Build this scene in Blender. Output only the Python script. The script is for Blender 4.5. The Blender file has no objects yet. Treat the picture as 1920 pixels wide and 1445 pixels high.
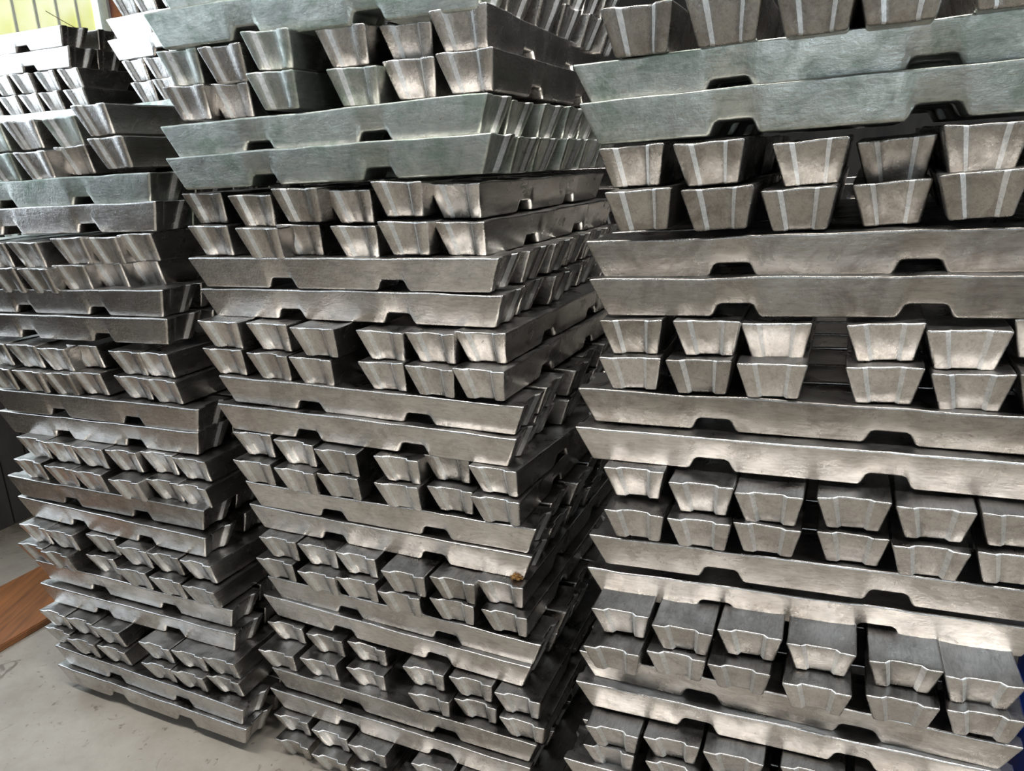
import bpy, bmesh, math, random
from mathutils import Vector, Matrix, noise

scene = bpy.context.scene
COL = scene.collection

# ------------------------------------------------------------------ camera
CAM_Z, PITCH, ROLL, FPX = 1.40525, 0.285446, 0.041345, 1434.78
cam_data = bpy.data.cameras.new('camera')
cam_data.sensor_width = 36.0
cam_data.lens = FPX / 1920 * 36.0
cam_data.clip_start = 0.02
cam = bpy.data.objects.new('camera', cam_data)
COL.objects.link(cam)
_r = Vector((1, 0, 0)); _u = Vector((0, math.sin(PITCH), math.cos(PITCH)))
_f = Vector((0, math.cos(PITCH), -math.sin(PITCH)))
_x = _r * math.cos(ROLL) - _u * math.sin(ROLL)
_y = _r * math.sin(ROLL) + _u * math.cos(ROLL)
cam.matrix_world = Matrix(((_x.x, _y.x, -_f.x, 0), (_x.y, _y.y, -_f.y, 0), (_x.z, _y.z, -_f.z, CAM_Z), (0, 0, 0, 1)))
scene.camera = cam

# ------------------------------------------------------------------ colour management, world
scene.view_settings.view_transform = 'Standard'
scene.view_settings.look = 'None'
scene.view_settings.gamma = 1.0
scene.view_settings.use_curve_mapping = False
scene.view_settings.exposure = 0.48
world = bpy.data.worlds.new('overcast_sky'); scene.world = world
world.use_nodes = True
bg = world.node_tree.nodes['Background']
bg.inputs['Color'].default_value = (0.78, 0.89, 1.0, 1)
bg.inputs['Strength'].default_value = 3.3

# ------------------------------------------------------------------ room frame: u along the stacks' fronts, v away from the camera
YAW = -0.42
CU, SU = math.cos(YAW), math.sin(YAW)
def UV(u, v, z=0.0):
    return Vector((u * CU - v * SU, u * SU + v * CU, z))

def area(name, u, v, z, sx, sy, power, col, down=True, rot=None):
    l = bpy.data.lights.new(name, 'AREA'); l.shape = 'RECTANGLE'; l.size = sx; l.size_y = sy
    l.energy = power; l.color = col
    o = bpy.data.objects.new(name, l); COL.objects.link(o)
    o.location = UV(u, v, z); o.rotation_euler = rot or (0, 0, YAW)
    return o

# tuned lamps and a few positions
PANEL_E = 0.46
WIN_V0 = 0.3
FITTINGS = [(-1.3, 0.1, 3.5, 1.5, 50, (1.0, 0.97, 0.93), 'above the open floor in front of the middle stack'),
            (0.9, 0.1, 3.5, 1.5, 50, (1.0, 0.97, 0.93), 'above the open floor in front of the right stack'),
            (0.05, 1.45, 2.5, 0.9, 24, (1.0, 1.0, 0.97), 'added as fill, hung low above the right stack')]  # added unseen lamp; brightens the right stack's top and facing ingot ends
BACK_ROW = [(-0.95, 2.66, 22), (-0.1, 2.62, 21)]
LUMP = (-0.005, 1.323, 0.6245)
DRUM = (0.63, 1.6, 0.25, 0.85)
KEEP_STR = ("R2.0 R5.0 R1.0 R10.0 R9.0 R6.0 R13.0 R14.0 M4.0 M3.0 R18.0 M7.0 R17.0 M8.0 M0.0 M11.0 M12.0 M15.0 M16.0 M23.0 M19.0 M2.5 M20.0 M6.5 L13.0 M24.0 M5.5 "
 "M1.5 L20.0 L16.0 L17.0 L21.0 M9.5 L4.0 L12.0 L8.0 M10.5 R7.4 L9.0 L1.0 R0.0 R4.4 R15.5 R3.4 R3.1 M21.5 M13.5 L5.0 R15.4 R0.1 L0.0 R11.4 R4.1 M18.5 "
 "R8.4 R11.3 M17.5 R4.2 R7.3 R4.3 R3.2 R15.3 R3.3 M2.2 R4.0 R8.3 R12.4 R3.0 L23.4 R11.2 R11.1 M1.2 R15.1 R7.1 R8.2 R0.2 R15.2 R16.4 M14.5 R16.3 R7.2 "
 "M5.4 R8.1 R12.0 R16.5 M1.3 L7.5 R7.0 R12.3 R8.0 L22.5 M2.3 R15.0 R16.0 M2.4 M22.5 R16.2 R12.1 M9.2 R0.3 R12.2 R11.5 M6.4 M5.2 L19.5 R12.5 R19.1 L15.5 "
 "M25.5 K29.0 R11.0 L14.5 R19.2 M9.3 R19.0 M10.2 L6.5 M17.3 M1.4 K30.0 L11.5 L3.5 M9.4 M1.1 M5.3 M2.0 M5.0 M13.3 M10.4 L10.5 R16.1 M6.1 M13.2 M2.1 M17.4 "
 "M6.3 M5.1 M1.0 M9.0 M6.2 M6.0 M9.1 M10.3 M14.3 L18.5 L22.4 K28.5 M14.2 R21.0 M21.3 M22.2 M14.4 L22.3 M17.2 M10.1 L19.2 L23.2 M22.0 M13.1 M14.1 M10.0 "
 "M22.3 M25.2 M22.1 M14.0 J29.0 L14.3 M4.1 R0.4 M17.1 L3.2 L19.3 L2.5 L10.3 R19.3 M18.4 R9.1 M21.4 R20.0 K27.5 M18.3 L23.3 M3.2 L15.2 M18.2 L15.4 M18.1 "
 "L15.3 M7.1 L3.3 M17.0 M21.1 R5.1 L19.4 L18.3 M25.1 L7.1 M11.2 M13.4 L18.2 L11.3 M18.0 R20.1 L6.1 M22.4 M8.2 L18.4 M26.0 M26.1 M3.1 L15.1 L10.2 M0.2 "
 "M13.0 J30.0 L3.4 M0.4 M4.3 L11.2 M21.2 L2.2 M19.1 M25.3 L7.3 M7.2 L6.4 M11.1 M15.2 L10.4 M21.0 L7.4 L6.3 L14.2 L14.1 L2.4 R17.1 L11.1 M3.3 M25.0 M12.2 "
 "L14.4 L10.0 L11.4 L10.1 L3.1 M0.3 R9.2 L22.2 L19.1 L8.1 M4.2 L18.1 R8.5 R2.1 L7.0 L6.2 M26.2 L11.0 M8.1 L3.0 L2.1 L2.3 L7.2 K30.1 R9.3 M0.1 R7.5 K28.3 "
 "K26.0 J28.0 M4.4 R13.1 L15.0 L14.0 K27.4 K28.4 J27.0 K29.1 R2.2 M7.3 M0.5 L6.0 M15.1 R5.2 R1.1 K27.3 L23.1 M11.4 M19.2 K27.2 L17.1 M8.4 R2.3 R9.4 "
 "M16.3 L2.0 M16.1 M7.4 K28.2 J28.1 ")
SEEN_STR = ("H22.0 M12.1 L4.1 R6.1 J31.0 M16.2 M-1.0 R13.2 L9.1 J31.1 M19.3 R2.4 L16.1 R21.1 M3.4 L5.1 J27.1 R19.4 M11.3 M-1.4 M8.3 L20.1 M-1.5 M4.5 R9.5 M26.3 "
 "M20.1 L21.1 R5.3 M15.3 R20.2 M20.2 R2.5 G21.0 M24.1 L1.1 L0.1 M7.5 M24.2 M-1.3 M8.5 M12.4 L12.1 R5.4 L19.0 H21.0 J26.0 L13.1 R20.4 L21.2 M12.3 K27.1 "
 "H20.5 R17.2 M16.4 L21.3 R5.5 M25.4 R20.3 K29.2 M3.5 L21.4 R3.5 M15.4 M23.1 L21.5 J22.3 R4.5 J22.4 J22.2 K20.1 J31.2 G21.4 G21.2 J22.5 G21.1 K20.0 "
 "M12.5 M20.3 G21.3 L23.0 K28.1 H19.5 K20.2 J22.1 G21.5 L18.0 M16.5 ")
# ------------------------------------------------------------------ materials
def new_mat(name):
    m = bpy.data.materials.new(name); m.use_nodes = True
    nt = m.node_tree
    return m, nt, nt.nodes['Principled BSDF']

def nd(nt, kind, **kw):
    n = nt.nodes.new(kind)
    for k, v in kw.items():
        if k.startswith('i_'): n.inputs[k[2:].replace('_', ' ')].default_value = v
        else: setattr(n, k, v)
    return n

def ramp(nt, fac, stops):
    n = nt.nodes.new('ShaderNodeValToRGB'); cr = n.color_ramp
    while len(cr.elements) < len(stops): cr.elements.new(0.5)
    for e, (p, c) in zip(cr.elements, stops):
        e.position = p; e.color = (*c, 1) if len(c) == 3 else c
    nt.links.new(fac, n.inputs['Fac']); return n

def metal(name, lo, hi, patina, pat_amt, r0, r1):
    m, nt, b = new_mat(name); L = nt.links.new
    tc = nd(nt, 'ShaderNodeTexCoord'); oi = nd(nt, 'ShaderNodeObjectInfo')
    add = nd(nt, 'ShaderNodeVectorMath', operation='MULTIPLY_ADD')
    comb = nd(nt, 'ShaderNodeCombineXYZ')
    L(oi.outputs['Random'], comb.inputs[0]); L(oi.outputs['Random'], comb.inputs[1])
    add.inputs[1].default_value = (37, 91, 0)
    L(comb.outputs[0], add.inputs[0]); L(tc.outputs['Object'], add.inputs[2])
    P = add.outputs[0]
    n1 = nd(nt, 'ShaderNodeTexNoise', i_Scale=9.0, i_Detail=6.0, i_Roughness=0.62); L(P, n1.inputs['Vector'])
    c1 = ramp(nt, n1.outputs['Fac'], [(0.3, lo), (0.7, hi)])
    # blotches of patina / dirt; in the green metal, painted green light
    n2 = nd(nt, 'ShaderNodeTexNoise', i_Scale=14.0, i_Detail=8.0, i_Roughness=0.7, i_Distortion=0.6); L(P, n2.inputs['Vector'])
    r2 = ramp(nt, n2.outputs['Fac'], [(0.46, (0, 0, 0)), (0.64, (1, 1, 1))])
    mul = nd(nt, 'ShaderNodeMath', operation='MULTIPLY'); mul.inputs[1].default_value = pat_amt
    L(r2.outputs['Color'], mul.inputs[0])
    mx = nd(nt, 'ShaderNodeMix', data_type='RGBA'); L(mul.outputs[0], mx.inputs['Factor'])
    L(c1.outputs['Color'], mx.inputs['A']); mx.inputs['B'].default_value = (*patina, 1)
    # fine scratches and specks
    mp = nd(nt, 'ShaderNodeMapping'); mp.inputs['Scale'].default_value = (0.5, 2.5, 2.5); L(P, mp.inputs['Vector'])
    n3 = nd(nt, 'ShaderNodeTexNoise', i_Scale=60.0, i_Detail=8.0, i_Roughness=0.7, i_Distortion=1.2); L(mp.outputs[0], n3.inputs['Vector'])
    r3 = ramp(nt, n3.outputs['Fac'], [(0.28, (0.7, 0.7, 0.7)), (0.5, (1, 1, 1)), (0.72, (1.2, 1.2, 1.2))])
    mm = nd(nt, 'ShaderNodeMix', data_type='RGBA', blend_type='MULTIPLY'); mm.inputs['Factor'].default_value = 1
    L(mx.outputs['Result'], mm.inputs['A']); L(r3.outputs['Color'], mm.inputs['B'])
    # piece to piece tone
    tone = nd(nt, 'ShaderNodeMapRange'); tone.inputs['To Min'].default_value = 0.86; tone.inputs['To Max'].default_value = 1.1
    L(oi.outputs['Random'], tone.inputs['Value'])
    ms = nd(nt, 'ShaderNodeVectorMath', operation='SCALE'); L(mm.outputs['Result'], ms.inputs[0]); L(tone.outputs[0], ms.inputs['Scale'])
    L(ms.outputs[0], b.inputs['Base Color'])
    b.inputs['Metallic'].default_value = 1.0
    rr = nd(nt, 'ShaderNodeMapRange'); rr.inputs['From Min'].default_value = 0.3; rr.inputs['From Max'].default_value = 0.7
    rr.inputs['To Min'].default_value = r0; rr.inputs['To Max'].default_value = r1
    L(n2.outputs['Fac'], rr.inputs['Value']); L(rr.outputs[0], b.inputs['Roughness'])
    # relief: soft casting ripple plus grain
    bw = nd(nt, 'ShaderNodeBump', i_Strength=0.35, i_Distance=0.003); n4 = nd(nt, 'ShaderNodeTexNoise', i_Scale=28.0, i_Detail=3.0); L(P, n4.inputs['Vector'])
    L(n4.outputs['Fac'], bw.inputs['Height'])
    bf = nd(nt, 'ShaderNodeBump', i_Strength=0.55, i_Distance=0.001); n5 = nd(nt, 'ShaderNodeTexNoise', i_Scale=210.0, i_Detail=5.0, i_Roughness=0.65); L(P, n5.inputs['Vector'])
    L(n5.outputs['Fac'], bf.inputs['Height']); L(bw.outputs[0], bf.inputs['Normal'])
    bs = nd(nt, 'ShaderNodeBump', i_Strength=0.25, i_Distance=0.0015); L(n3.outputs['Fac'], bs.inputs['Height']); L(bf.outputs[0], bs.inputs['Normal'])
    L(bs.outputs[0], b.inputs['Normal'])
    return m

ALU = metal('cast_aluminium', (0.48, 0.455, 0.42), (0.69, 0.675, 0.655), (0.30, 0.27, 0.24), 0.5, 0.14, 0.34)
ALU_GREEN = metal('cast_aluminium_green_light', (0.36, 0.375, 0.345), (0.60, 0.625, 0.57), (0.22, 0.27, 0.22), 0.85, 0.24, 0.46)  # green-tinted light on the upper rows painted into the metal colour
ALU_DARK = metal('cast_aluminium_dark_dim_light', (0.31, 0.295, 0.27), (0.46, 0.445, 0.42), (0.19, 0.165, 0.14), 0.7, 0.17, 0.38)  # darker, browner reflections painted in for right stack's upper rows; elsewhere random pieces

RIDGE = metal('granular_ridge', (0.60, 0.60, 0.59), (0.80, 0.80, 0.79), (0.52, 0.56, 0.54), 0.4, 0.38, 0.55)
SKIN = metal('open_mould_skin', (0.26, 0.245, 0.23), (0.54, 0.52, 0.495), (0.60, 0.58, 0.56), 0.6, 0.20, 0.46)

def simple(name, col, rough=0.7, metallic=0.0, c2=None, scale=6.0, bump=0.2, stretch=(1, 1, 1)):
    m, nt, b = new_mat(name); L = nt.links.new
    tc = nd(nt, 'ShaderNodeTexCoord'); mp = nd(nt, 'ShaderNodeMapping'); mp.inputs['Scale'].default_value = stretch
    L(tc.outputs['Object'], mp.inputs['Vector'])
    n = nd(nt, 'ShaderNodeTexNoise', i_Scale=scale, i_Detail=8.0, i_Roughness=0.65); L(mp.outputs[0], n.inputs['Vector'])
    c2 = c2 or tuple(c * 0.75 for c in col)
    r = ramp(nt, n.outputs['Fac'], [(0.35, c2), (0.65, col)]); L(r.outputs['Color'], b.inputs['Base Color'])
    b.inputs['Roughness'].default_value = rough; b.inputs['Metallic'].default_value = metallic
    bp = nd(nt, 'ShaderNodeBump', i_Strength=bump, i_Distance=0.003); L(n.outputs['Fac'], bp.inputs['Height']); L(bp.outputs[0], b.inputs['Normal'])
    return m

def concrete():
    m, nt, b = new_mat('worn_concrete'); L = nt.links.new
    tc = nd(nt, 'ShaderNodeTexCoord')
    n = nd(nt, 'ShaderNodeTexNoise', i_Scale=3.0, i_Detail=10.0, i_Roughness=0.7); L(tc.outputs['Object'], n.inputs['Vector'])
    r = ramp(nt, n.outputs['Fac'], [(0.3, (0.23, 0.20, 0.165)), (0.55, (0.33, 0.30, 0.255)), (0.75, (0.375, 0.35, 0.305))])
    v = nd(nt, 'ShaderNodeTexNoise', i_Scale=17.0, i_Detail=5.0, i_Roughness=0.6, i_Distortion=1.0); L(tc.outputs['Object'], v.inputs['Vector'])
    rv = ramp(nt, v.outputs['Fac'], [(0.31, (0.38, 0.34, 0.30)), (0.38, (1, 1, 1))])
    w = nd(nt, 'ShaderNodeTexNoise', i_Scale=55.0, i_Detail=3.0, i_Distortion=0.5); L(tc.outputs['Object'], w.inputs['Vector'])
    rw = ramp(nt, w.outputs['Fac'], [(0.27, (0.5, 0.46, 0.42)), (0.33, (1, 1, 1))])
    m1 = nd(nt, 'ShaderNodeMix', data_type='RGBA', blend_type='MULTIPLY'); m1.inputs['Factor'].default_value = 0.8
    L(r.outputs['Color'], m1.inputs['A']); L(rv.outputs['Color'], m1.inputs['B'])
    m2 = nd(nt, 'ShaderNodeMix', data_type='RGBA', blend_type='MULTIPLY'); m2.inputs['Factor'].default_value = 0.8
    L(m1.outputs['Result'], m2.inputs['A']); L(rw.outputs['Color'], m2.inputs['B'])
    # old dirt tracked along the wall behind the stacks
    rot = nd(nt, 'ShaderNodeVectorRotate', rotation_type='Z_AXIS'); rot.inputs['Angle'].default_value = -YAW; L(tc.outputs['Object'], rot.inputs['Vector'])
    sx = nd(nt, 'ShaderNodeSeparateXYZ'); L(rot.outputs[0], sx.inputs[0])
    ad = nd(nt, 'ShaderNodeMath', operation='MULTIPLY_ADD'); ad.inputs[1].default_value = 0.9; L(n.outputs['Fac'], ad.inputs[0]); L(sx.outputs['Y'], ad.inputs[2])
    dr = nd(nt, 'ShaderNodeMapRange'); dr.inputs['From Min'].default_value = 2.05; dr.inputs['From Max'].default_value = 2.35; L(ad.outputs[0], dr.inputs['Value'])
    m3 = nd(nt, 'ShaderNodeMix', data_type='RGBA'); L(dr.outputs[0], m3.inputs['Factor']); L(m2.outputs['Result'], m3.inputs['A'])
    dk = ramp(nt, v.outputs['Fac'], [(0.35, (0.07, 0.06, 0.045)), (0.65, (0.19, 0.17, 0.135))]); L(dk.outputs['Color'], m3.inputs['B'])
    L(m3.outputs['Result'], b.inputs['Base Color'])
    b.inputs['Roughness'].default_value = 0.55
    bp = nd(nt, 'ShaderNodeBump', i_Strength=0.25, i_Distance=0.004); L(v.outputs['Fac'], bp.inputs['Height']); L(bp.outputs[0], b.inputs['Normal'])
    return m

def backlit(name, c1, c2, strength, scale):
    m, nt, b = new_mat(name); L = nt.links.new
    tc = nd(nt, 'ShaderNodeTexCoord'); n = nd(nt, 'ShaderNodeTexNoise', i_Scale=scale, i_Detail=4.0); L(tc.outputs['Object'], n.inputs['Vector'])
    r = ramp(nt, n.outputs['Fac'], [(0.35, c1), (0.65, c2)])
    L(r.outputs['Color'], b.inputs['Base Color']); L(r.outputs['Color'], b.inputs['Emission Color'])
    b.inputs['Emission Strength'].default_value = strength; b.inputs['Roughness'].default_value = 0.5
    return m

CONC = concrete()
DARKWALL = simple('dark_board_wall', (0.075, 0.068, 0.062), 0.8, c2=(0.035, 0.032, 0.03), scale=5, stretch=(1, 1, 0.3))
PLASTER = simple('grey_plaster', (0.25, 0.22, 0.19), 0.85, scale=3)
CEIL = simple('steel_deck_ceiling', (0.07, 0.07, 0.07), 0.6, scale=2)
RUST = simple('rusted_red_steel', (0.42, 0.15, 0.06), 0.75, c2=(0.20, 0.08, 0.05), scale=16, bump=0.5)
POST = simple('grey_painted_steel', (0.36, 0.37, 0.36), 0.5, scale=12)
WOOD = simple('orange_brown_plank', (0.30, 0.115, 0.035), 0.5, c2=(0.15, 0.06, 0.022), scale=4, stretch=(14, 1, 14))
BEAM = simple('rough_timber', (0.33, 0.24, 0.15), 0.85, scale=5, stretch=(1, 8, 8))
BLUE = simple('blue_plastic', (0.010, 0.050, 0.33), 0.42, c2=(0.008, 0.035, 0.25), scale=3, bump=0.05)
RESIN = simple('brown_resin', (0.30, 0.14, 0.02), 0.2, c2=(0.04, 0.018, 0.006), scale=240, bump=0.8)
SHEET = backlit('backlit_yellow_sheet', (0.74, 0.78, 0.28), (0.93, 0.95, 0.62), PANEL_E, 5.0)
SHEETW = backlit('backlit_pale_strip', (0.85, 0.95, 0.85), (0.95, 1.0, 0.95), PANEL_E * 1.1, 5.0)
RIB = simple('grey_rib', (0.75, 0.78, 0.66), 0.5)
TUBE = backlit('lit_tube', (1, 1, 1), (1, 1, 1), 6.0, 1.0)
WIRE = simple('dry_brown_twine', (0.35, 0.27, 0.14), 0.8)

# ------------------------------------------------------------------ helpers
def link(name, me, mat=None, parent=None):
    o = bpy.data.objects.new(name, me)
    if mat and me is not None and not me.materials: me.materials.append(mat)
    COL.objects.link(o)
    if parent: o.parent = parent
    return o

def tag(o, label=None, cat=None, group=None, kind=None):
    if label: o['label'] = label
    if cat: o['category'] = cat
    if group: o['group'] = group
    if kind: o['kind'] = kind
    return o

def box_bm(bm, u0, u1, v0, v1, z0, z1):
    vs = [bm.verts.new(UV(u, v, z)) for z in (z0, z1) for (u, v) in ((u0, v0), (u1, v0), (u1, v1), (u0, v1))]
    for f in ((3, 2, 1, 0), (4, 5, 6, 7), (0, 1, 5, 4), (1, 2, 6, 5), (2, 3, 7, 6), (3, 0, 4, 7)):
        bm.faces.new([vs[i] for i in f])

def boxes(name, lst, mat, bevel=0.0, parent=None):
    bm = bmesh.new()
    for b in lst: box_bm(bm, *b)
    if bevel: bmesh.ops.bevel(bm, geom=bm.edges[:], offset=bevel, segments=2, affect='EDGES')
    me = bpy.data.meshes.new(name); bm.to_mesh(me); bm.free()
    return link(name, me, mat, parent)

# ------------------------------------------------------------------ the room
WL = -3.2                       # inner face of the left wall
tag(boxes('floor', [(-6, 4.5, -5, 6, -0.12, 0)], CONC), kind='structure')
tag(boxes('ceiling', [(WL - 0.1, 4.5, -5, 6, 3.5, 3.6)], CEIL), kind='structure')
tag(boxes('wall_left', [(WL - 0.1, WL, -5, 6, 0, 0.95), (WL - 0.1, WL, -5, 6, 3.2, 3.5), (WL - 0.1, WL, 1.95, 6, 0.95, 1.45), (WL - 0.1, WL, 3.1, 6, 1.45, 3.2), (WL - 0.1, WL, -0.9, WIN_V0, 0.95, 3.2), (WL - 0.1, WL, -5, -2.1, 0.95, 3.2)]
          + [(WL, WL + 0.015, v, v + 0.10, 0, 0.93) for v in [i * 0.11 for i in range(-14, 50)]], DARKWALL), kind='structure')
# open window in the left wall: the bright outdoors beside the rear aisle
fr = WIN_V0
tag(boxes('window_2', [(WL - 0.06, WL, fr, 1.95, 0.95, 1.0), (WL - 0.06, WL, fr, fr + 0.04, 0.95, 3.2), (WL - 0.06, WL, 1.91, 1.95, 0.95, 3.2)], POST), kind='structure')
tag(boxes('fill_opening_left', [(WL - 0.06, WL, -2.1, -0.9, 0.95, 1.0), (WL - 0.06, WL, -2.1, -2.06, 1.0, 3.2), (WL - 0.06, WL, -0.94, -0.9, 1.0, 3.2)], POST), kind='structure')  # added unseen opening, a white fill from the left
tag(boxes('wall_back', [(WL - 0.1, 4.5, 5.9, 6.0, 0, 3.5)], DARKWALL), kind='structure')
tag(boxes('wall_right', [(4.4, 4.5, -5, -1.6, 0, 3.5), (4.4, 4.5, 1.4, 5.9, 0, 3.5), (4.4, 4.5, -1.6, 1.4, 0, 0.2), (4.4, 4.5, -1.6, 1.4, 3.0, 3.5)], DARKWALL), kind='structure')
tag(boxes('fill_opening_right', [(4.36, 4.4, -1.6, 1.4, 0.2, 0.25), (4.36, 4.4, -1.6, 1.4, 2.95, 3.0), (4.36, 4.4, -1.6, -1.55, 0.25, 2.95), (4.36, 4.4, 1.35, 1.4, 0.25, 2.95), (4.36, 4.4, 0.28, 0.33, 0.25, 2.95)], POST), kind='structure')  # added unseen opening that brightens the ingots' end recesses from the right
# wall behind the photographer: a wide loading door stands open
tag(boxes('wall_front', [(WL - 0.1, -0.9, -5.1, -5, 0, 3.5), (1.3, 4.5, -5.1, -5, 0, 3.5), (-0.9, 1.3, -5.1, -5, 2.3, 3.5)], PLASTER), kind='structure')

# translucent ribbed sheet window in the left wall
win = tag(link('window_1', None), kind='structure')
bm = bmesh.new(); bs = bmesh.new()
pv = 1.955
while pv < 2.70:
    w = 0.1005
    box_bm(bm, WL - 0.035, WL - 0.025, pv + 0.006, pv + w - 0.004, 1.45, 3.2)
    box_bm(bs, WL - 0.028, WL - 0.018, pv - 0.006, pv + 0.006, 1.45, 3.2)
    pv += w
me = bpy.data.meshes.new('sheet'); bm.to_mesh(me); bm.free(); link('translucent_sheet', me, SHEET, win)
me = bpy.data.meshes.new('rib'); bs.to_mesh(me); bs.free(); link('sheet_rib', me, RIB, win)
boxes('pale_edge_strip', [(WL - 0.035, WL - 0.02, 2.745, 2.775, 1.45, 3.2)], SHEETW, parent=win)
tag(boxes('trim_1', [(WL - 0.03, WL + 0.03, 2.778, 2.792, 0, 3.5)], POST), kind='structure')
tag(boxes('steel_column', [(WL - 0.01, WL + 0.09, 2.80, 2.815, 0, 3.5), (WL - 0.01, WL + 0.09, 2.945, 2.96, 0, 3.5), (WL + 0.03, WL + 0.042, 2.815, 2.945, 0, 3.5)], RUST, 0.0),
    'rust-red steel column beside the yellow window strips at upper left', 'column')

# ceiling tube fittings
def fitting(u, v, z, length, power, col, where):
    root = tag(link('fluorescent_fitting', None), 'white twin tube ceiling light ' + where, 'ceiling light', 'ceiling tube lights')
    root.location = UV(u, v, z)
    def part(nm, lst, mt):
        o = boxes(nm, lst, mt, parent=root); o.matrix_parent_inverse = Matrix.Translation(-UV(u, v, z)); return o
    part('housing', [(u - length / 2, u + length / 2, v - 0.09, v + 0.09, z - 0.07, z)], POST)
    for dv in (-0.045, 0.045):
        part('tube', [(u - length / 2 + 0.03, u + length / 2 - 0.03, v + dv - 0.013, v + dv + 0.013, z - 0.105, z - 0.08)], TUBE)
    if z < 3.45:  # hangers for the added low lamp
        for du in (-length * 0.35, length * 0.35):
            part('hanger', [(u + du - 0.004, u + du + 0.004, v - 0.004, v + 0.004, z, 3.5)], POST)
    area('tube_light', u, v, z - 0.12, length, 0.16, power, col)
for a in FITTINGS: fitting(*a)

# plank on the floor left of the left stack
tag(boxes('wooden_plank', [(-2.69, -2.33, 0.6, 1.9, 0.0, 0.022)], WOOD, 0.003), 'orange-brown wooden plank lying on the concrete floor beside the left stack', 'plank')

# ------------------------------------------------------------------ ingots
ING_L, ING_W, ING_H = 0.70, 0.10246, 0.0621
END_IN, SIDE_IN = 0.0265, 0.0143
ROW_H = 0.0624905

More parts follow.
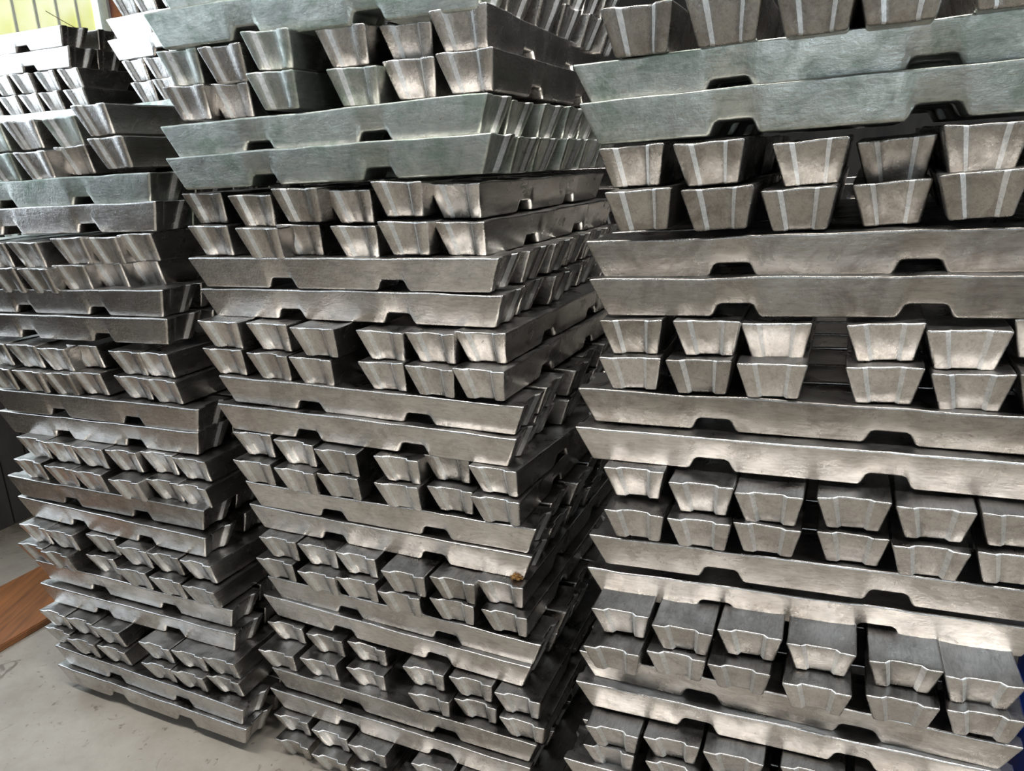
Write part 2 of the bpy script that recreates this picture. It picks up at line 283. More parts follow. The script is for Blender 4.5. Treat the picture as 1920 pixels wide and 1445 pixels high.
def ingot_mesh(seed, name, detail=True):
    rnd = random.Random(seed)
    nt = 0.1257; nb = 0.034; ntp = 0.024; nh = 0.0195
    xs = [0.0, 0.035, nt - nb - 0.012, nt - nb, nt - ntp, nt, nt + ntp, nt + nb, nt + nb + 0.012]
    if detail: xs += [0.205, 0.25, 0.29, 0.32, 0.336]
    else: xs += [0.336]
    xs += [0.35]
    X = [-x for x in reversed(xs[1:])] + xs
    Y = [-1, -0.78, -0.54, -0.41, -0.2, 0, 0.2, 0.41, 0.54, 0.78, 1] if detail else [-1, -0.60, -0.50, 0.50, 0.60, 1]
    rec = {-0.41: 0.0068, -0.2: 0.007, 0: 0.007, 0.2: 0.007, 0.41: 0.0068}
    Z = [0, 0.3, 0.7, 1] if detail else [0, 1]
    jit = [rnd.uniform(-1, 1) for _ in range(12)]
    nx, ny, nz = len(X), len(Y), len(Z)
    hw = ING_W / 2; hl = ING_L / 2
    def pos(i, j, k):
        t = Z[k]                      # 1 = top
        x0 = X[i]; y0 = Y[j]
        xe = hl - END_IN * (1 - t) - rec.get(y0, 0) * (1.15 if x0 > 0 else 0.9)
        a = abs(x0)
        if a > 0.25:                  # last bit of the length follows the end slope
            x = math.copysign(0.25 + (a - 0.25) / 0.10 * (xe - 0.25), x0)
        else: x = x0
        y = y0 * (hw - SIDE_IN * (1 - t))
        z = ING_H * t
        if t < 1:
            d = 0.0
            b = abs(a - nt)
            if b <= ntp + 1e-6: d = nh
            if k == 0: z = d
            else: z = d * (1 - t) / 1.0 + ING_H * t if d else z
        return Vector((x, y, z))
    bm = bmesh.new(); V = {}
    def vert(i, j, k):
        if (i, j, k) not in V: V[(i, j, k)] = bm.verts.new(pos(i, j, k))
        return V[(i, j, k)]
    def quad(a, b, c, d):
        bm.faces.new([vert(*a), vert(*b), vert(*c), vert(*d)])
    for i in range(nx - 1):
        for j in range(ny - 1):
            quad((i, j, nz - 1), (i + 1, j, nz - 1), (i + 1, j + 1, nz - 1), (i, j + 1, nz - 1))
            quad((i, j + 1, 0), (i + 1, j + 1, 0), (i + 1, j, 0), (i, j, 0))
        for k in range(nz - 1):
            quad((i, 0, k), (i + 1, 0, k), (i + 1, 0, k + 1), (i, 0, k + 1))
            quad((i + 1, ny - 1, k), (i, ny - 1, k), (i, ny - 1, k + 1), (i + 1, ny - 1, k + 1))
    for j in range(ny - 1):
        for k in range(nz - 1):
            quad((0, j + 1, k), (0, j, k), (0, j, k + 1), (0, j + 1, k + 1))
            quad((nx - 1, j, k), (nx - 1, j + 1, k), (nx - 1, j + 1, k + 1), (nx - 1, j, k + 1))
    if detail:
        def inner(e):
            m = (e.verts[0].co + e.verts[1].co) / 2; d = e.verts[0].co - e.verts[1].co
            return abs(m.x) > 0.3 and abs(m.y) < hw * 0.6 and abs(d.z) > 0.6 * d.length
        sharp = [e for e in bm.edges if len(e.link_faces) == 2 and e.calc_face_angle(0) > math.radians(22) and inner(e)]
        bmesh.ops.bevel(bm, geom=sharp, offset=0.0011, segments=1, affect='EDGES', clamp_overlap=True)
        sharp = [e for e in bm.edges if len(e.link_faces) == 2 and e.calc_face_angle(0) > math.radians(22) and not inner(e)]
        bmesh.ops.bevel(bm, geom=sharp, offset=0.0044, segments=3, profile=0.5, affect='EDGES', clamp_overlap=True)
        o = Vector((seed * 3.7, seed * 1.3, seed * 5.1))
        bow = jit[0] * 0.0012
        for v in bm.verts:
            c = v.co
            n = noise.noise_vector(c * 8 + o) * 0.0014 + noise.noise_vector(c * 34 + o) * 0.0006
            top = max(0.0, (c.z / ING_H - 0.6) / 0.4)
            n.z *= 0.35 + 0.9 * top
            if c.z > ING_H * 0.8:     # cast surface sags between raised rims
                rim = min(1.0, (hw - abs(c.y)) / 0.018, (hl - abs(c.x)) / 0.03)
                n.z -= 0.0022 * max(0, rim) + 0.0018 * (noise.noise(Vector((c.x * 16, c.y * 30, seed * 2.2))))
            if c.z < 0.004: n.z = abs(n.z) * 0.3
            c += n
            c.z += bow * (1 - (c.x / hl) ** 2) * (c.z / ING_H)
        for f in bm.faces: f.smooth = True
    bmesh.ops.recalc_face_normals(bm, faces=bm.faces[:])
    for f in bm.faces:                # the open-mould top is a duller oxide skin
        c = f.calc_center_median()
        f.material_index = 1 if (f.normal.z > 0.9 and c.z > ING_H * 0.9) else 0
        wy = abs(c.y) / (hw - SIDE_IN * (1 - c.z / ING_H))
        if detail and abs(c.x) > 0.3 and abs(f.normal.y) > 0.3 and 0.38 < wy < 0.57: f.material_index = 2
    bm.normal_update()
    nor = []
    for v in bm.verts:                # area-weighted normals keep the flats flat and the rims round
        n = Vector()
        for f in v.link_faces: n += f.normal * f.calc_area()
        nor.append(n.normalized() if n.length > 0 else v.normal)
    me = bpy.data.meshes.new(name); bm.to_mesh(me); bm.free()
    if detail: me.normals_split_custom_set_from_vertices(nor)
    return me

NV = 9
VAR = {}
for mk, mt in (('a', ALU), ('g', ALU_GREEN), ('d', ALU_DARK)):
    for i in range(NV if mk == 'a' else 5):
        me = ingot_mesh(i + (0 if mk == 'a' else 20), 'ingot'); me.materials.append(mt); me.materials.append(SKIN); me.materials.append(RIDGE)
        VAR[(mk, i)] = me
LOW = ingot_mesh(99, 'ingot_plain', False); LOW.materials.append(ALU); LOW.materials.append(SKIN)

STACKS = {
 'L': dict(pos=[-1.0197, 1.7335, 0.0949, -0.424], tilt=[-0.0122, 0.0004], rows={
  0: ('l', [[0.0211, -0.0071, -0.002, -0.0208, -0.0069]]),
  1: ('l', [[0.0275, -0.0084, 0.0599, -0.0298, -0.0091]]),
  2: ('e', [[-0.2832, -0.008, 0.1248, -0.0095, -0.008], [-0.1697, -0.0231, 0.1252, 0.0174, -0.01], [-0.0621, -0.0175, 0.1244, 0.0111, -0.0014], [0.1133, -0.029, 0.1248, 0.0144, 0.0026], [0.2166, -0.028, 0.1241, 0.0172, 0.0042], [0.3164, -0.0116, 0.1244, 0.0131, 0.004]]),
  3: ('e', [[-0.2723, -0.0162, 0.1873, 0.004, -0.0009], [-0.1659, -0.0174, 0.1871, 0.0019, 0.0028], [-0.0586, -0.0239, 0.1867, -0.0001, -0.006], [0.124, -0.0321, 0.1874, 0.0125, -0.0084], [0.231, -0.0287, 0.1876, 0.0152, -0.0078], [0.3249, -0.022, 0.1859, 0.0074, 0.0047]]),
  4: ('l', [[0.0159, 0.0099, 0.2497, -0.001, -0.008]]),
  5: ('l', [[0.0128, 0.0158, 0.3146, 0.0005, -0.0175]]),
  6: ('e', [[-0.3191, -0.0016, 0.3749, -0.0038, -0.0016], [-0.211, -0.012, 0.3745, -0.0032, -0.0077], [-0.0732, 0.0153, 0.3751, -0.0043, 0.0044], [0.0702, -0.0116, 0.3747, 0.0083, -0.0033], [0.1877, -0.0152, 0.3745, 0.0064, 0.0034], [0.299, -0.0203, 0.3742, -0.0228, -0.0004]]),
  7: ('e', [[-0.2866, -0.0035, 0.4375, 0.0033, -0.0005], [-0.1839, -0.0044, 0.4366, -0.0061, -0.0016], [-0.0509, 0.0119, 0.4379, 0.0029, -0.0028], [0.0877, -0.0113, 0.4373, 0.0065, 0.0025], [0.1899, -0.0095, 0.4363, -0.0002, 0.012], [0.2966, -0.0127, 0.4373, -0.0455, -0.0035]]),
  8: ('l', [[-0.0163, 0.0131, 0.5012, -0.0395, -0.0006]]),
  9: ('l', [[-0.0173, 0.0123, 0.5664, -0.007, -0.0001]]),
  10: ('e', [[-0.2506, 0.0007, 0.6256, 0.0115, -0.0113], [-0.1239, -0.006, 0.625, 0.0081, 0.001], [-0.0225, -0.0059, 0.6236, -0.0003, 0.0042], [0.1149, -0.0165, 0.6225, 0.0034, 0.0169], [0.2143, 0.0079, 0.6251, -0.0011, -0.0006], [0.2986, 0.0078, 0.6227, -0.0051, -0.0025]]),
  11: ('e', [[-0.2223, 0.0042, 0.6876, -0.0013, -0.0077], [-0.1151, -0.0001, 0.6874, 0.0009, 0.0009], [-0.0097, -0.0014, 0.6873, 0.0148, -0.0068], [0.0991, 0.005, 0.6877, 0.0086, -0.0019], [0.1999, 0.0195, 0.6881, -0.0016, -0.0031], [0.3046, 0.0142, 0.6868, -0.0054, 0.0021]]),
  12: ('l', [[-0.0072, 0.0248, 0.748, -0.0049, 0.0102]]),
  13: ('l', [[0.0122, 0.0135, 0.8105, 0.0114, -0.0014]]),
  14: ('e', [[-0.1488, -0.0135, 0.8745, 0.0042, -0.0016], [-0.0568, -0.0052, 0.8717, -0.0094, 0.0165], [0.031, 0.0077, 0.8754, 0.0101, 0.0034], [0.1722, 0.0105, 0.8745, -0.0127, -0.0033], [0.2666, 0.0063, 0.8727, -0.0198, 0.0064]]),
  15: ('e', [[-0.1485, -0.0114, 0.9371, 0.0073, 0.0042], [-0.0511, -0.0079, 0.9333, 0.0011, 0.01], [0.0154, 0.0234, 0.9377, 0.0098, 0.0085], [0.18, 0.0013, 0.9353, -0.0231, 0.0033], [0.2591, 0.0042, 0.9349, -0.0084, -0.0009]]),
  16: ('l', [[-0.0218, 0.0054, 1.0102, 0.0042, 0.0088]]),
  17: ('l', [[-0.0179, 0.0061, 1.0718, -0.0057, 0.0089]]),
  18: ('e', [[-0.0299, -0.0225, 1.1225, 0.0034, 0.0072], [0.0548, 0.0033, 1.1263, 0.0321, 0.0164], [0.135, 0.0341, 1.1275, 0.0184, 0.0082], [0.2087, 0.0671, 1.1285, 0.0085, 0.0206]]),
  19: ('e', [[-0.0474, -0.0215, 1.1808, -0.0093, 0.0094], [0.0859, -0.01, 1.1877, 0.0089, 0.0077], [0.1716, 0.0045, 1.1866, -0.0045, 0.0103], [0.2597, 0.0179, 1.1911, 0.0025, 0.0235]]),
  20: ('l', [[-0.0028, 0.008, 1.2551, 0.0146, 0.0031]]),
  21: ('l', [[-0.0031, 0.0101, 1.3127, 0.0041, 0.0018]]),
  22: ('e', [[0.0236, -0.0085, 1.3714, 0.0172, 0.0021], [0.0996, 0.031, 1.3787, -0.0066, 0.0103], [0.2572, -0.0062, 1.3854, 0.0014, 0.0028]]),
  23: ('e', [[-0.0497, 0.0333, 1.4397, 0.0201, 0.0062], [0.0618, 0.0468, 1.4395, 0.0031, 0.0204], [0.1994, 0.0144, 1.4542, -0.0092, 0.0153]]),
 }),
 'M': dict(pos=[-0.3147, 1.4237, 1.6872, -0.4234], tilt=[-0.002, 0.0039], rows={
  0: ('l', [[-0.0048, -0.0288, 0.0032, 0.0036, -0.0015]]),
  1: ('e', [[-0.3132, -0.0042, -0.057, -0.008, -0.0106], [-0.1979, -0.0169, -0.0613, 0.0018, 0.0004], [-0.0691, -0.0446, -0.0522, 0.0387, -0.0276], [0.0606, -0.0114, -0.0548, 0.0036, 0.0033], [0.165, 0.0257, -0.057, -0.0004, -0.0082], [0.2846, -0.0167, -0.0505, 0.052, 0.0099]]),
  2: ('e', [[-0.3033, -0.0094, -0.1208, 0.0158, -0.0189], [-0.2217, 0.0169, -0.1212, -0.0003, -0.0068], [-0.0641, -0.0502, -0.1179, 0.0084, -0.0186], [0.0774, -0.0124, -0.1196, 0.0173, -0.0209], [0.1744, 0.0112, -0.1133, -0.011, -0.0046], [0.2896, -0.0122, -0.1131, 0.0214, 0.0138]]),
  3: ('l', [[-0.0175, -0.0191, -0.1847, -0.0006, 0.0174]]),
  4: ('l', [[-0.0131, -0.0218, -0.2444, 0.003, 0.0153]]),
  5: ('e', [[-0.3187, 0.0113, -0.3177, 0.014, 0.0018], [-0.1742, -0.0162, -0.3223, 0.0176, -0.0115], [-0.0527, -0.0354, -0.3134, 0.0063, -0.0059], [0.0319, 0.0053, -0.3195, 0.0005, 0.004], [0.151, -0.0198, -0.3071, 0.0047, -0.0057], [0.2401, 0.0206, -0.3141, -0.0058, -0.0091]]),
  6: ('e', [[-0.2958, -0.0081, -0.3797, -0.0007, 0.0036], [-0.1551, -0.0301, -0.382, -0.0011, 0.0012], [-0.0897, 0.0088, -0.3799, 0.0036, -0.0093], [0.0408, 0.0009, -0.3821, -0.0026, 0.004], [0.1555, -0.0164, -0.3744, 0.0139, 0.0038], [0.2507, 0.0109, -0.3779, -0.0312, -0.006]]),
  7: ('l', [[-0.0175, -0.0019, -0.4401, -0.005, 0.0087]]),
  8: ('l', [[-0.0181, 0.0136, -0.5046, -0.0124, 0.0089]]),
  9: ('e', [[-0.2877, -0.0287, -0.5658, 0.0144, -0.004], [-0.1745, -0.0153, -0.5681, -0.0071, -0.0122], [-0.0473, -0.0377, -0.5673, 0.0084, -0.0098], [0.0934, -0.0244, -0.5687, -0.0034, -0.0005], [0.1947, -0.0187, -0.5682, -0.0148, -0.0018], [0.2903, -0.0106, -0.5636, -0.0224, 0.0055]]),
  10: ('e', [[-0.2991, -0.0158, -0.6267, 0.0209, 0.001], [-0.1802, -0.0198, -0.629, -0.0065, -0.0097], [-0.0751, -0.0193, -0.6311, -0.0035, -0.0108], [0.0857, -0.0173, -0.6298, -0.0052, 0.0102], [0.1945, -0.0282, -0.6293, -0.01, -0.012], [0.2947, -0.0336, -0.6251, -0.0154, 0.0011]]),
  11: ('l', [[0.0188, -0.0041, -0.6899, -0.0037, -0.0079]]),
  12: ('l', [[0.0039, -0.0063, -0.7519, -0.0071, -0.0055]]),
  13: ('e', [[-0.2662, -0.0001, -0.8117, 0.0204, -0.0089], [-0.1495, -0.0104, -0.8147, -0.0058, -0.0084], [-0.035, -0.0261, -0.816, 0.0024, -0.0048], [0.1008, -0.0188, -0.8162, -0.0066, 0.0017], [0.194, 0.0127, -0.8148, -0.0168, 0.0092], [0.3036, -0.0156, -0.8141, -0.0704, -0.0004]]),
  14: ('e', [[-0.272, -0.0065, -0.8751, 0.0156, -0.008], [-0.1508, -0.018, -0.8749, 0.0071, -0.0011], [-0.0498, -0.0084, -0.8768, 0.003, -0.007], [0.0904, -0.0098, -0.8779, -0.0049, -0.0009], [0.2004, 0.0061, -0.876, -0.0099, 0.0021], [0.3018, -0.0074, -0.8776, -0.0014, 0.007]]),
  15: ('l', [[0.0227, 0.0225, -0.94, -0.0044, -0.0016]]),
  16: ('l', [[0.0095, 0.032, -1.0019, -0.0154, -0.0019]]),
  17: ('e', [[-0.248, 0.0114, -1.0625, 0.0104, -0.0068], [-0.1444, 0.0155, -1.0642, 0.0075, -0.0057], [-0.0384, 0.0079, -1.0625, 0.0149, -0.0138], [0.0938, -0.0206, -1.0643, 0.0144, -0.0056], [0.2012, -0.0108, -1.0636, -0.0011, -0.0033], [0.2953, 0.0084, -1.0629, -0.0028, 0.0002]]),
  18: ('e', [[-0.2711, 0.0183, -1.124, 0.0139, -0.0103], [-0.1446, 0.0038, -1.1248, -0.0081, -0.0085], [-0.0466, 0.0109, -1.125, 0.0091, -0.0085], [0.0685, -0.0039, -1.1265, 0.0073, -0.0072], [0.1865, 0.0075, -1.1255, -0.0005, -0.0093], [0.303, 0.0051, -1.1244, -0.0054, -0.0059]]),
  19: ('l', [[0.0242, 0.0353, -1.1875, -0.0306, -0.0094]]),
  20: ('l', [[-0.0017, 0.0388, -1.2461, -0.0368, -0.0122]]),
  21: ('e', [[-0.2934, 0.0465, -1.3111, 0.0218, -0.0046], [-0.1753, 0.0389, -1.3131, -0.0075, 0.002], [-0.0625, 0.044, -1.3114, 0.007, -0.0167], [0.1005, 0.0143, -1.3121, 0.0124, -0.0057], [0.2123, 0.0187, -1.3122, 0.0037, -0.0059], [0.323, 0.0065, -1.3123, 0.0105, -0.0016]]),
  22: ('e', [[-0.3081, 0.019, -1.3738, 0.0304, -0.0011], [-0.1928, 0.0276, -1.3746, 0.0092, -0.0044], [-0.0673, 0.0366, -1.3745, 0.0085, -0.0059], [0.1114, 0.0108, -1.374, 0.0248, -0.0023], [0.2137, 0.0301, -1.3747, 0.0091, 0.0016], [0.3278, 0.0123, -1.3753, 0.0076, 0.0034]]),
  23: ('l', [[0.0037, 0.0347, -1.4363, -0.0136, -0.0033]]),
  24: ('l', [[-0.0116, 0.0343, -1.4996, -0.0164, -0.0004]]),
  25: ('e', [[-0.2984, 0.0277, -1.5617, 0.0058, 0.0038], [-0.1759, 0.0171, -1.5616, 0.0137, 0.0024], [-0.0638, 0.0053, -1.5615, 0.0059, -0.0097], [0.1028, 0.0104, -1.5621, -0.0002, -0.0002]]),
  26: ('e', [[-0.2952, 0.0162, -1.6245, -0.0004, -0.0003], [-0.1787, 0.0062, -1.6247, -0.0001, -0.0001]]),
 }),
 'R': dict(pos=[0.3995, 1.051, 1.6038, -0.4177], tilt=[-0.024, -0.0135], rows={
  0: ('e', [[-0.228, -0.0085, 0.0038, 0.0005, -0.0099], [-0.1106, -0.0157, 0.0037, -0.0015, 0.0082], [0.0028, -0.039, 0.0009, 0.0005, 0.0029], [0.097, -0.0558, 0.0003, -0.0008, -0.0003], [0.2139, -0.0331, 0.0051, 0.0005, -0.0047]]),
  1: ('l', [[0.0141, 0.0269, -0.0559, -0.0071, 0.0069]]),
  2: ('l', [[0.023, 0.0242, -0.1116, -0.0046, 0.003]]),
  3: ('e', [[-0.2504, 0.0335, -0.1777, 0.0034, 0.0128], [-0.134, 0.0108, -0.1799, -0.0174, 0.0316], [-0.0016, 0.0369, -0.1877, -0.0042, 0.0351], [0.1058, 0.082, -0.1921, -0.027, 0.034], [0.2052, 0.0255, -0.1816, -0.0158, -0.0028]]),
  4: ('e', [[-0.232, -0.0046, -0.2403, -0.0044, 0.0301], [-0.1196, -0.0066, -0.2423, -0.0074, 0.0341], [-0.0136, 0.0212, -0.2493, -0.0122, 0.0233], [0.1035, 0.0654, -0.2496, -0.0197, 0.0435], [0.2053, 0.009, -0.2383, -0.0275, 0.043]]),
  5: ('l', [[0.0199, 0.0439, -0.3144, 0.0038, 0.0097]]),
  6: ('l', [[0.0291, 0.0254, -0.3723, 0.0093, 0.0069]]),
  7: ('e', [[-0.2516, 0.0121, -0.4375, 0.0214, 0.0202], [-0.1354, 0.0098, -0.4349, 0.0079, 0.0224], [-0.037, 0.0286, -0.4415, 0.0079, 0.0012], [0.1064, 0.0242, -0.4376, -0.0112, 0.0548], [0.2079, 0.0202, -0.4447, -0.0037, 0.0144], [0.3116, 0.048, -0.4323, -0.007, -0.0079]]),
  8: ('e', [[-0.2542, 0.0121, -0.4968, 0.0273, 0.0182], [-0.1464, 0.009, -0.4969, 0.0097, 0.0266], [-0.0401, 0.0039, -0.4958, 0.0075, 0.0204], [0.1093, 0.018, -0.4995, -0.0052, 0.0313], [0.2168, 0.019, -0.5031, -0.0117, 0.0322], [0.3201, 0.0186, -0.4998, -0.011, 0.003]]),
  9: ('l', [[-0.002, 0.0317, -0.561, -0.0064, -0.0032]]),
  10: ('l', [[-0.0035, 0.0168, -0.6228, -0.0015, -0.002]]),
  11: ('e', [[-0.2492, 0.0003, -0.6828, 0.0225, 0.0033], [-0.1378, -0.018, -0.6894, 0.003, 0.0051], [-0.037, -0.0237, -0.6915, 0.0028, 0.0202], [0.0804, -0.0115, -0.6906, 0.0101, 0.0275], [0.1855, -0.0165, -0.6899, -0.0023, 0.0272], [0.2902, -0.0175, -0.6876, -0.0137, 0.0001]]),
  12: ('e', [[-0.2457, -0.0193, -0.7499, -0.002, 0.0028], [-0.1412, -0.0204, -0.751, 0.0032, 0.0128], [-0.0388, -0.0102, -0.7511, 0.0005, -0.0011], [0.0821, 0.0031, -0.7553, 0.0031, 0.0249], [0.1849, -0.0096, -0.7556, 0.0105, 0.0178], [0.2916, -0.0069, -0.7515, -0.0099, 0.0094]]),
  13: ('l', [[0.0124, 0.0206, -0.8184, 0.0073, 0.0064]]),
  14: ('l', [[0.0014, 0.042, -0.8943, 0.0217, 0.006]]),
  15: ('e', [[-0.273, -0.0233, -0.9398, 0.0046, 0.0053], [-0.1647, -0.0363, -0.9422, 0.0059, 0.0068], [-0.0596, -0.0218, -0.9387, 0.004, 0.0086], [0.0473, -0.0282, -0.9387, -0.0003, 0.0121], [0.1646, -0.0261, -0.9424, 0.0188, 0.0061], [0.2655, -0.0293, -0.9443, 0.0291, 0.0035]]),
  16: ('e', [[-0.2836, -0.0451, -1.003, -0.0038, 0.0015], [-0.1767, -0.0251, -1.0036, -0.0083, -0.0025], [-0.074, -0.0302, -1.0017, -0.0027, -0.0062], [0.0442, -0.0432, -1.0009, -0.0016, 0.006], [0.1641, -0.0319, -1.0023, 0.0042, 0.0196], [0.2722, -0.0275, -1.0015, -0.0088, 0.0287]]),
  17: ('l', [[-0.0179, 0.0128, -1.0659, -0.0246, -0.0042]]),
  18: ('l', [[-0.0229, 0.0094, -1.1241, -0.0016, -0.0006]]),
  19: ('e', [[-0.2953, -0.025, -1.1894, 0.003, 0.0027], [-0.1878, -0.0177, -1.1885, 0.0116, 0.0121], [-0.0813, -0.0224, -1.1882, 0.0022, 0.0036], [0.0448, -0.0137, -1.1876, 0.0003, 0.0004]]),
  20: ('e', [[-0.3085, -0.0056, -1.2512, -0.0055, 0.0054], [-0.1884, -0.0094, -1.25, 0.0002, 0.0002]]),
  21: ('l', [[-0.0547, 0.0064, -1.3098, -0.0006, -0.0019]]),
 }),
}


ORD = ['zeroth', 'first', 'second', 'third', 'fourth', 'fifth', 'sixth', 'seventh', 'eighth', 'ninth', 'tenth', 'eleventh', 'twelfth',
       'thirteenth', 'fourteenth', 'fifteenth', 'sixteenth', 'seventeenth', 'eighteenth', 'nineteenth', 'twentieth', 'twenty-first',
       'twenty-second', 'twenty-third', 'twenty-fourth', 'twenty-fifth', 'twenty-sixth', 'twenty-seventh', 'twenty-eighth', 'twenty-ninth', 'thirtieth', 'thirty-first', 'thirty-second', 'thirty-third']
NAMES = {'L': 'left stack', 'M': 'middle stack', 'R': 'right stack', 'K': 'pale stack behind left stack',
         'J': 'pale stack behind middle stack', 'H': 'stack behind middle stack', 'G': 'stack behind right stack'}

ALL = []      # (key, matrix, variant, label, stack, material)
def place(key, S, rowtxt, kind, idx_txt, base, x, y, ztop, w, dr, mk):
    rnd = random.Random(key)
    M = (base @ Matrix.Translation((x, y, ztop))
         @ Matrix.Rotation(w, 4, 'Z') @ Matrix.Rotation(-dr, 4, 'Y'))
    if kind == 'e': M = M @ Matrix.Rotation(math.pi / 2, 4, 'Z')
    if rnd.random() < 0.5: M = M @ Matrix.Rotation(math.pi, 4, 'Z')
    M = M @ Matrix.Translation((0, 0, -ING_H))
    n = NV if mk == 'a' else 5
    ALL.append((key, M, (mk, rnd.randrange(n)), idx_txt, rowtxt, S))

def material_key(S, row, j, rnd):  # picks metals, incl. painted green light (g) and dim reflections (d)
    if S == 'M' and row <= 0 and j > 0: return 'a'
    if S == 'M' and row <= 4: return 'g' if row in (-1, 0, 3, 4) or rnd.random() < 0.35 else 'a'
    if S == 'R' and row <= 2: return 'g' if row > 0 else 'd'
    if S == 'R' and row <= 6: return 'd'
    if S == 'R' and row <= 8: return 'd' if rnd.random() < 0.4 else 'a'
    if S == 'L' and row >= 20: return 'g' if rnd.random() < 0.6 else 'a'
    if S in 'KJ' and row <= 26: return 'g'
    return 'd' if rnd.random() < 0.06 else 'a'

def build_stack(S, pos, tilt, rows, order):
    ox, oy, oz, yaw = pos      # middle of the stack's front edge; the stack leans a little
    base = (Matrix.Translation((ox, oy, oz)) @ Matrix.Rotation(yaw, 4, 'Z') @ Matrix.Rotation(tilt[0], 4, 'Y')
            @ Matrix.Rotation(-tilt[1], 4, 'X') @ Matrix.Translation((0, ING_L / 2, 0)))
    for n, row in enumerate(order):
        kind, items = rows[row]
        rt = ORD[n + 1]
        if kind == 'l':
            lx, ly, z, w, dr = items[0]
            for k in range(6):
                key = f'{S}{row}.{k}'; rnd = random.Random(key)
                if k == 0: x, y, ww, r2 = lx - w * ING_W / 2, ly + ING_W / 2 - ING_L / 2, w, dr
                else:
                    x = lx + rnd.uniform(-0.014, 0.014); ww = rnd.uniform(-0.008, 0.008); r2 = dr * 0.5
                    yb = ING_W / 2 - ING_L / 2
                    y = yb + ly + (-yb * 2 - ly * 0.9) * k / 5 + rnd.uniform(-0.003, 0.003)
                txt = 'long aluminium ingot lying in front' if k == 0 else f'aluminium ingot {ORD[k]} behind the front one'
                place(key, S, rt, 'l', txt, base, x, y, z, ww, r2, material_key(S, row, k, random.Random(f'{S}{row}' if k == 0 else key)))
        else:
            its = [list(i) for i in items]
            if S in 'LK':
                while len(its) < 6:
                    a = its[0]; nx = a[0] - 0.112
                    if nx < -0.34: break
                    its.insert(0, [nx, a[1], a[2], 0.0, 0.0])
            else:
                while len(its) < 6:
                    a = its[-1]; nx = a[0] + 0.113
                    if nx > 0.36: break
                    its.append([nx, a[1], a[2], 0.0, 0.0])
            m = len(its)
            for j, (x, y, z, w, dr) in enumerate(its):
                key = f'{S}{row}.{j}'
                side = f'{ORD[j + 1]} from left' if S in 'MR' else f'{ORD[m - j]} from right'
                place(key, S, rt, 'e', f'aluminium ingot end {side}', base, x - w * ING_L / 2, y, z, w, dr,
                      material_key(S, row, j, random.Random(key)))

for S in 'LMR':
    st = STACKS[S]; rows = dict(st['rows'])
    if S == 'M': rows[-1] = ('l', [[0.004, 0.0, ROW_H, 0.0, 0.0]])
    if S == 'R':
        z21 = -21 * ROW_H
        rows[22] = ('l', [[-0.02, 0.0, z21 - ROW_H, 0, 0]])
        for q in (23, 24):
            rows[q] = ('e', [[-0.29 + 0.116 * i, 0, z21 - ROW_H * (q - 21), 0, 0] for i in range(6)])
    order = sorted(rows, reverse=(S == 'L'))
    build_stack(S, st['pos'], st['tilt'], rows, order)

def back_stack(S, x, y, yaw, top, longs, ends_x=None, dx=0.0):
    rows = {}
    for r in range(1, top + 1):
        z = r * ROW_H
        rnd = random.Random(f'{S}{r}')
        if longs(r): rows[r] = ('l', [[rnd.uniform(-0.012, 0.012), rnd.uniform(-0.01, 0.01), z, rnd.uniform(-0.01, 0.01), 0]])
        else:
            xs = (ends_x or {}).get(r) or [-0.28 + 0.113 * i + rnd.uniform(-0.006, 0.006) for i in range(6)]
            rows[r] = ('e', [[q, rnd.uniform(-0.012, 0.012), z, rnd.uniform(-0.01, 0.01), 0] for q in xs])
    build_stack(S, (x + math.sin(yaw) * ING_L / 2, y - math.cos(yaw) * ING_L / 2, 0.0, yaw), (0, 0), rows, sorted(rows, reverse=True))
LR = lambda r: r % 4 in (1, 2)
back_stack('K', -1.531, 3.124, -0.454, 30, LR, {28: [0.098, 0.204, 0.313], 27: [0.1, 0.203, 0.323]})
back_stack('J', -0.735, 2.734, -0.50, 31, LR, {28: [-0.255, -0.15, -0.035, 0.08, 0.19, 0.3], 27: [-0.246, -0.13, -0.02, 0.1, 0.2, 0.305], 31: [-0.256, -0.171, -0.05, 0.06, 0.17, 0.28]})
for n, (u, v, top) in enumerate(BACK_ROW):
    p = UV(u, v); back_stack('HG'[n], p.x, p.y, YAW, top, LR)

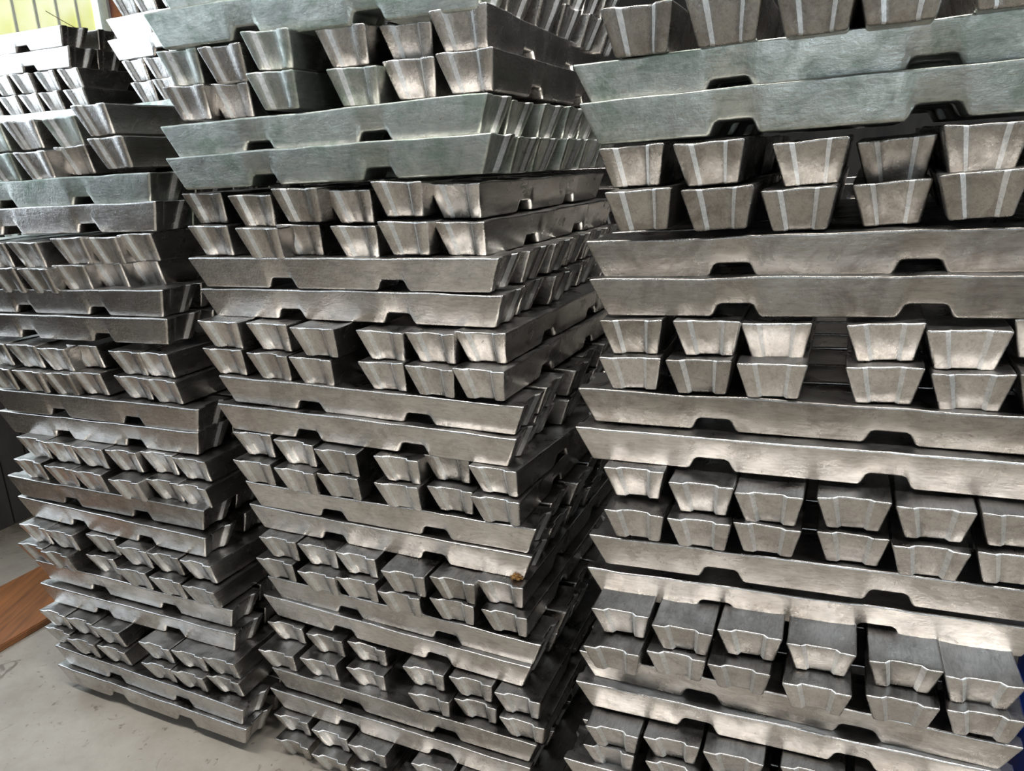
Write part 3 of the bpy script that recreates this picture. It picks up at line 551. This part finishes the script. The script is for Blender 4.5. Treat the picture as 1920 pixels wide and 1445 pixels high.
KEEP = set(KEEP_STR.split())
def label_for(S, txt, rt):
    return f'{txt}, {rt} row down, {NAMES[S]}'
GROUPS = {'L': 'ingots of the left stack', 'M': 'ingots of the middle stack', 'R': 'ingots of the right stack',
          'K': 'ingots of the stack behind the left stack', 'J': 'ingots of the stack behind the middle stack', 'H': 'ingots of the rear stacks', 'G': 'ingots of the rear stacks'}
rest = []
for key, M, var, txt, rt, S in ALL:
    if KEEP and key not in KEEP:
        rest.append((key, M, var)); continue
    o = bpy.data.objects.new('aluminium_ingot', VAR[var]); COL.objects.link(o)
    o.matrix_world = M; o['label'] = label_for(S, txt, rt); o['category'] = 'ingot'; o['group'] = GROUPS[S]
    if not KEEP: o['key'] = key
if rest:
    SEEN = set(SEEN_STR.split())
    bm = bmesh.new(); mats = [ALU, ALU_GREEN, ALU_DARK, SKIN, RIDGE]
    for key, M, var in rest:
        src = VAR[var] if key in SEEN else LOW
        n0 = len(bm.verts); f0 = len(bm.faces)
        bm.from_mesh(src); bm.verts.ensure_lookup_table(); bm.faces.ensure_lookup_table()
        for v in bm.verts[n0:]: v.co = M @ v.co
        mi = 'agd'.index(var[0])
        for f in bm.faces[f0:]: f.material_index = (mi, 3, 4)[f.material_index]
    me = bpy.data.meshes.new('inner_ingots'); bm.to_mesh(me); bm.free()
    for m in mats: me.materials.append(m)
    o = bpy.data.objects.new('aluminium_ingots', me); COL.objects.link(o)
    tag(o, 'remaining aluminium ingots deep inside and at the backs of the stacks', 'ingots', None, 'stuff')

# timber bearers under the right stack
rp = STACKS['R']['pos']
for k, vo in enumerate((0.09, 0.59)):
    c = Matrix.Translation((rp[0], rp[1], 0)) @ Matrix.Rotation(rp[3], 4, 'Z')
    bm = bmesh.new(); bmesh.ops.create_cube(bm, size=1.0)
    bmesh.ops.scale(bm, vec=(0.74, 0.09, 0.0485), verts=bm.verts)
    bmesh.ops.bevel(bm, geom=bm.edges[:], offset=0.004, segments=2, affect='EDGES')
    me = bpy.data.meshes.new('bearer'); bm.to_mesh(me); bm.free()
    o = link('timber_bearer', me, BEAM); o.matrix_world = c @ Matrix.Translation((0.03, vo, 0.0243))
    tag(o, ('rough timber bearer on the floor under the front of the right stack' if k == 0 else 'rough timber bearer on the floor under the back of the right stack'), 'timber')

# crumbly brown resin lump stuck on an ingot corner of the middle stack
def lump(c, size):
    rnd = random.Random(5); bm = bmesh.new()
    for k in range(26):
        a = rnd.uniform(0, 6.28); q = rnd.random() ** 0.5; h = rnd.random()
        p = Vector((math.cos(a) * q * size * 0.6, math.sin(a) * q * size * 0.25, h * size * 0.55 * (1 - 0.5 * q)))
        mt = Matrix.Translation(p + Vector((0, 0, -0.001))) @ Matrix.Rotation(rnd.uniform(0, 3), 4, 'X') @ Matrix.Diagonal((1, rnd.uniform(0.6, 1), rnd.uniform(0.5, 1), 1))
        bmesh.ops.create_icosphere(bm, subdivisions=2, radius=rnd.uniform(0.09, 0.19) * size, matrix=mt)
    for k in range(7):
        p = Vector((rnd.uniform(-0.8, 0.5) * size, 0, rnd.uniform(0.5, 1.0) * size))
        bmesh.ops.create_icosphere(bm, subdivisions=1, radius=0.10 * size, matrix=Matrix.Translation(p))
    for v in bm.verts: v.co += noise.noise_vector(v.co * 400) * 0.0012
    me = bpy.data.meshes.new('lump'); bm.to_mesh(me); bm.free()
    o = link('resin_lump', me, RESIN); o.location = c; o.rotation_euler = (0, 0, YAW)
    tag(o, 'crumbly brown resin lump on the right front corner of the middle stack', 'lump')
lump(Vector(LUMP), 0.024)

# blue plastic drum standing right of the right stack
def drum(u, v, r, h):
    bm = bmesh.new(); N = 48
    prof = [(0.0, 0.0), (r * 0.93, 0.0), (r * 0.98, 0.02), (r, 0.06), (r, 0.27), (r * 1.035, 0.285), (r * 1.035, 0.31), (r, 0.325), (r, h - 0.30), (r * 1.035, h - 0.285),
            (r * 1.035, h - 0.26), (r, h - 0.245), (r, h - 0.05), (r * 0.97, h - 0.02), (r * 0.9, h), (r * 0.88, h), (r * 0.87, h - 0.03), (0.0, h - 0.03)]
    rings = []
    for (q, z) in prof:
        if q == 0: rings.append([bm.verts.new((0, 0, z))])
        else: rings.append([bm.verts.new((q * math.cos(6.28318 * i / N), q * math.sin(6.28318 * i / N), z)) for i in range(N)])
    for a, b in zip(rings, rings[1:]):
        for i in range(N):
            j = (i + 1) % N
            if len(a) == 1: bm.faces.new((a[0], b[j], b[i]))
            elif len(b) == 1: bm.faces.new((a[i], a[j], b[0]))
            else: bm.faces.new((a[i], a[j], b[j], b[i]))
    for f in bm.faces: f.smooth = True
    me = bpy.data.meshes.new('drum'); bm.to_mesh(me); bm.free()
    root = link('plastic_drum', None); root.location = UV(u, v, 0)
    tag(root, 'deep blue plastic drum standing right of the right stack', 'drum')
    link('drum_body', me, BLUE, root)
    bm = bmesh.new()
    for (x, y) in ((0.12, 0), (-0.12, 0)):
        bmesh.ops.create_cone(bm, cap_ends=True, segments=20, radius1=0.032, radius2=0.03, depth=0.03, matrix=Matrix.Translation((x, y, h - 0.012)))
    me = bpy.data.meshes.new('bung'); bm.to_mesh(me); bm.free(); link('bung', me, BLUE, root)
drum(*DRUM)

# twine hanging across the window
cu = bpy.data.curves.new('twine', 'CURVE'); cu.dimensions = '3D'; cu.bevel_depth = 0.0016
sp = cu.splines.new('POLY'); pts = [UV(-3.15 , 2.45 + 0.40 * t, 2.08 - 0.10 * t - 0.02 * math.sin(3.14 * t)) for t in [i / 12 for i in range(13)]]
sp.points.add(len(pts) - 1)
for p, q in zip(sp.points, pts): p.co = (*q, 1)
tmp = bpy.data.objects.new('tmp', cu); COL.objects.link(tmp)
me = bpy.data.meshes.new_from_object(tmp.evaluated_get(bpy.context.evaluated_depsgraph_get())); bpy.data.objects.remove(tmp)
o = link('twine', me, WIRE)
tag(o, 'thin brown twine hanging across the yellow window strips', 'twine')
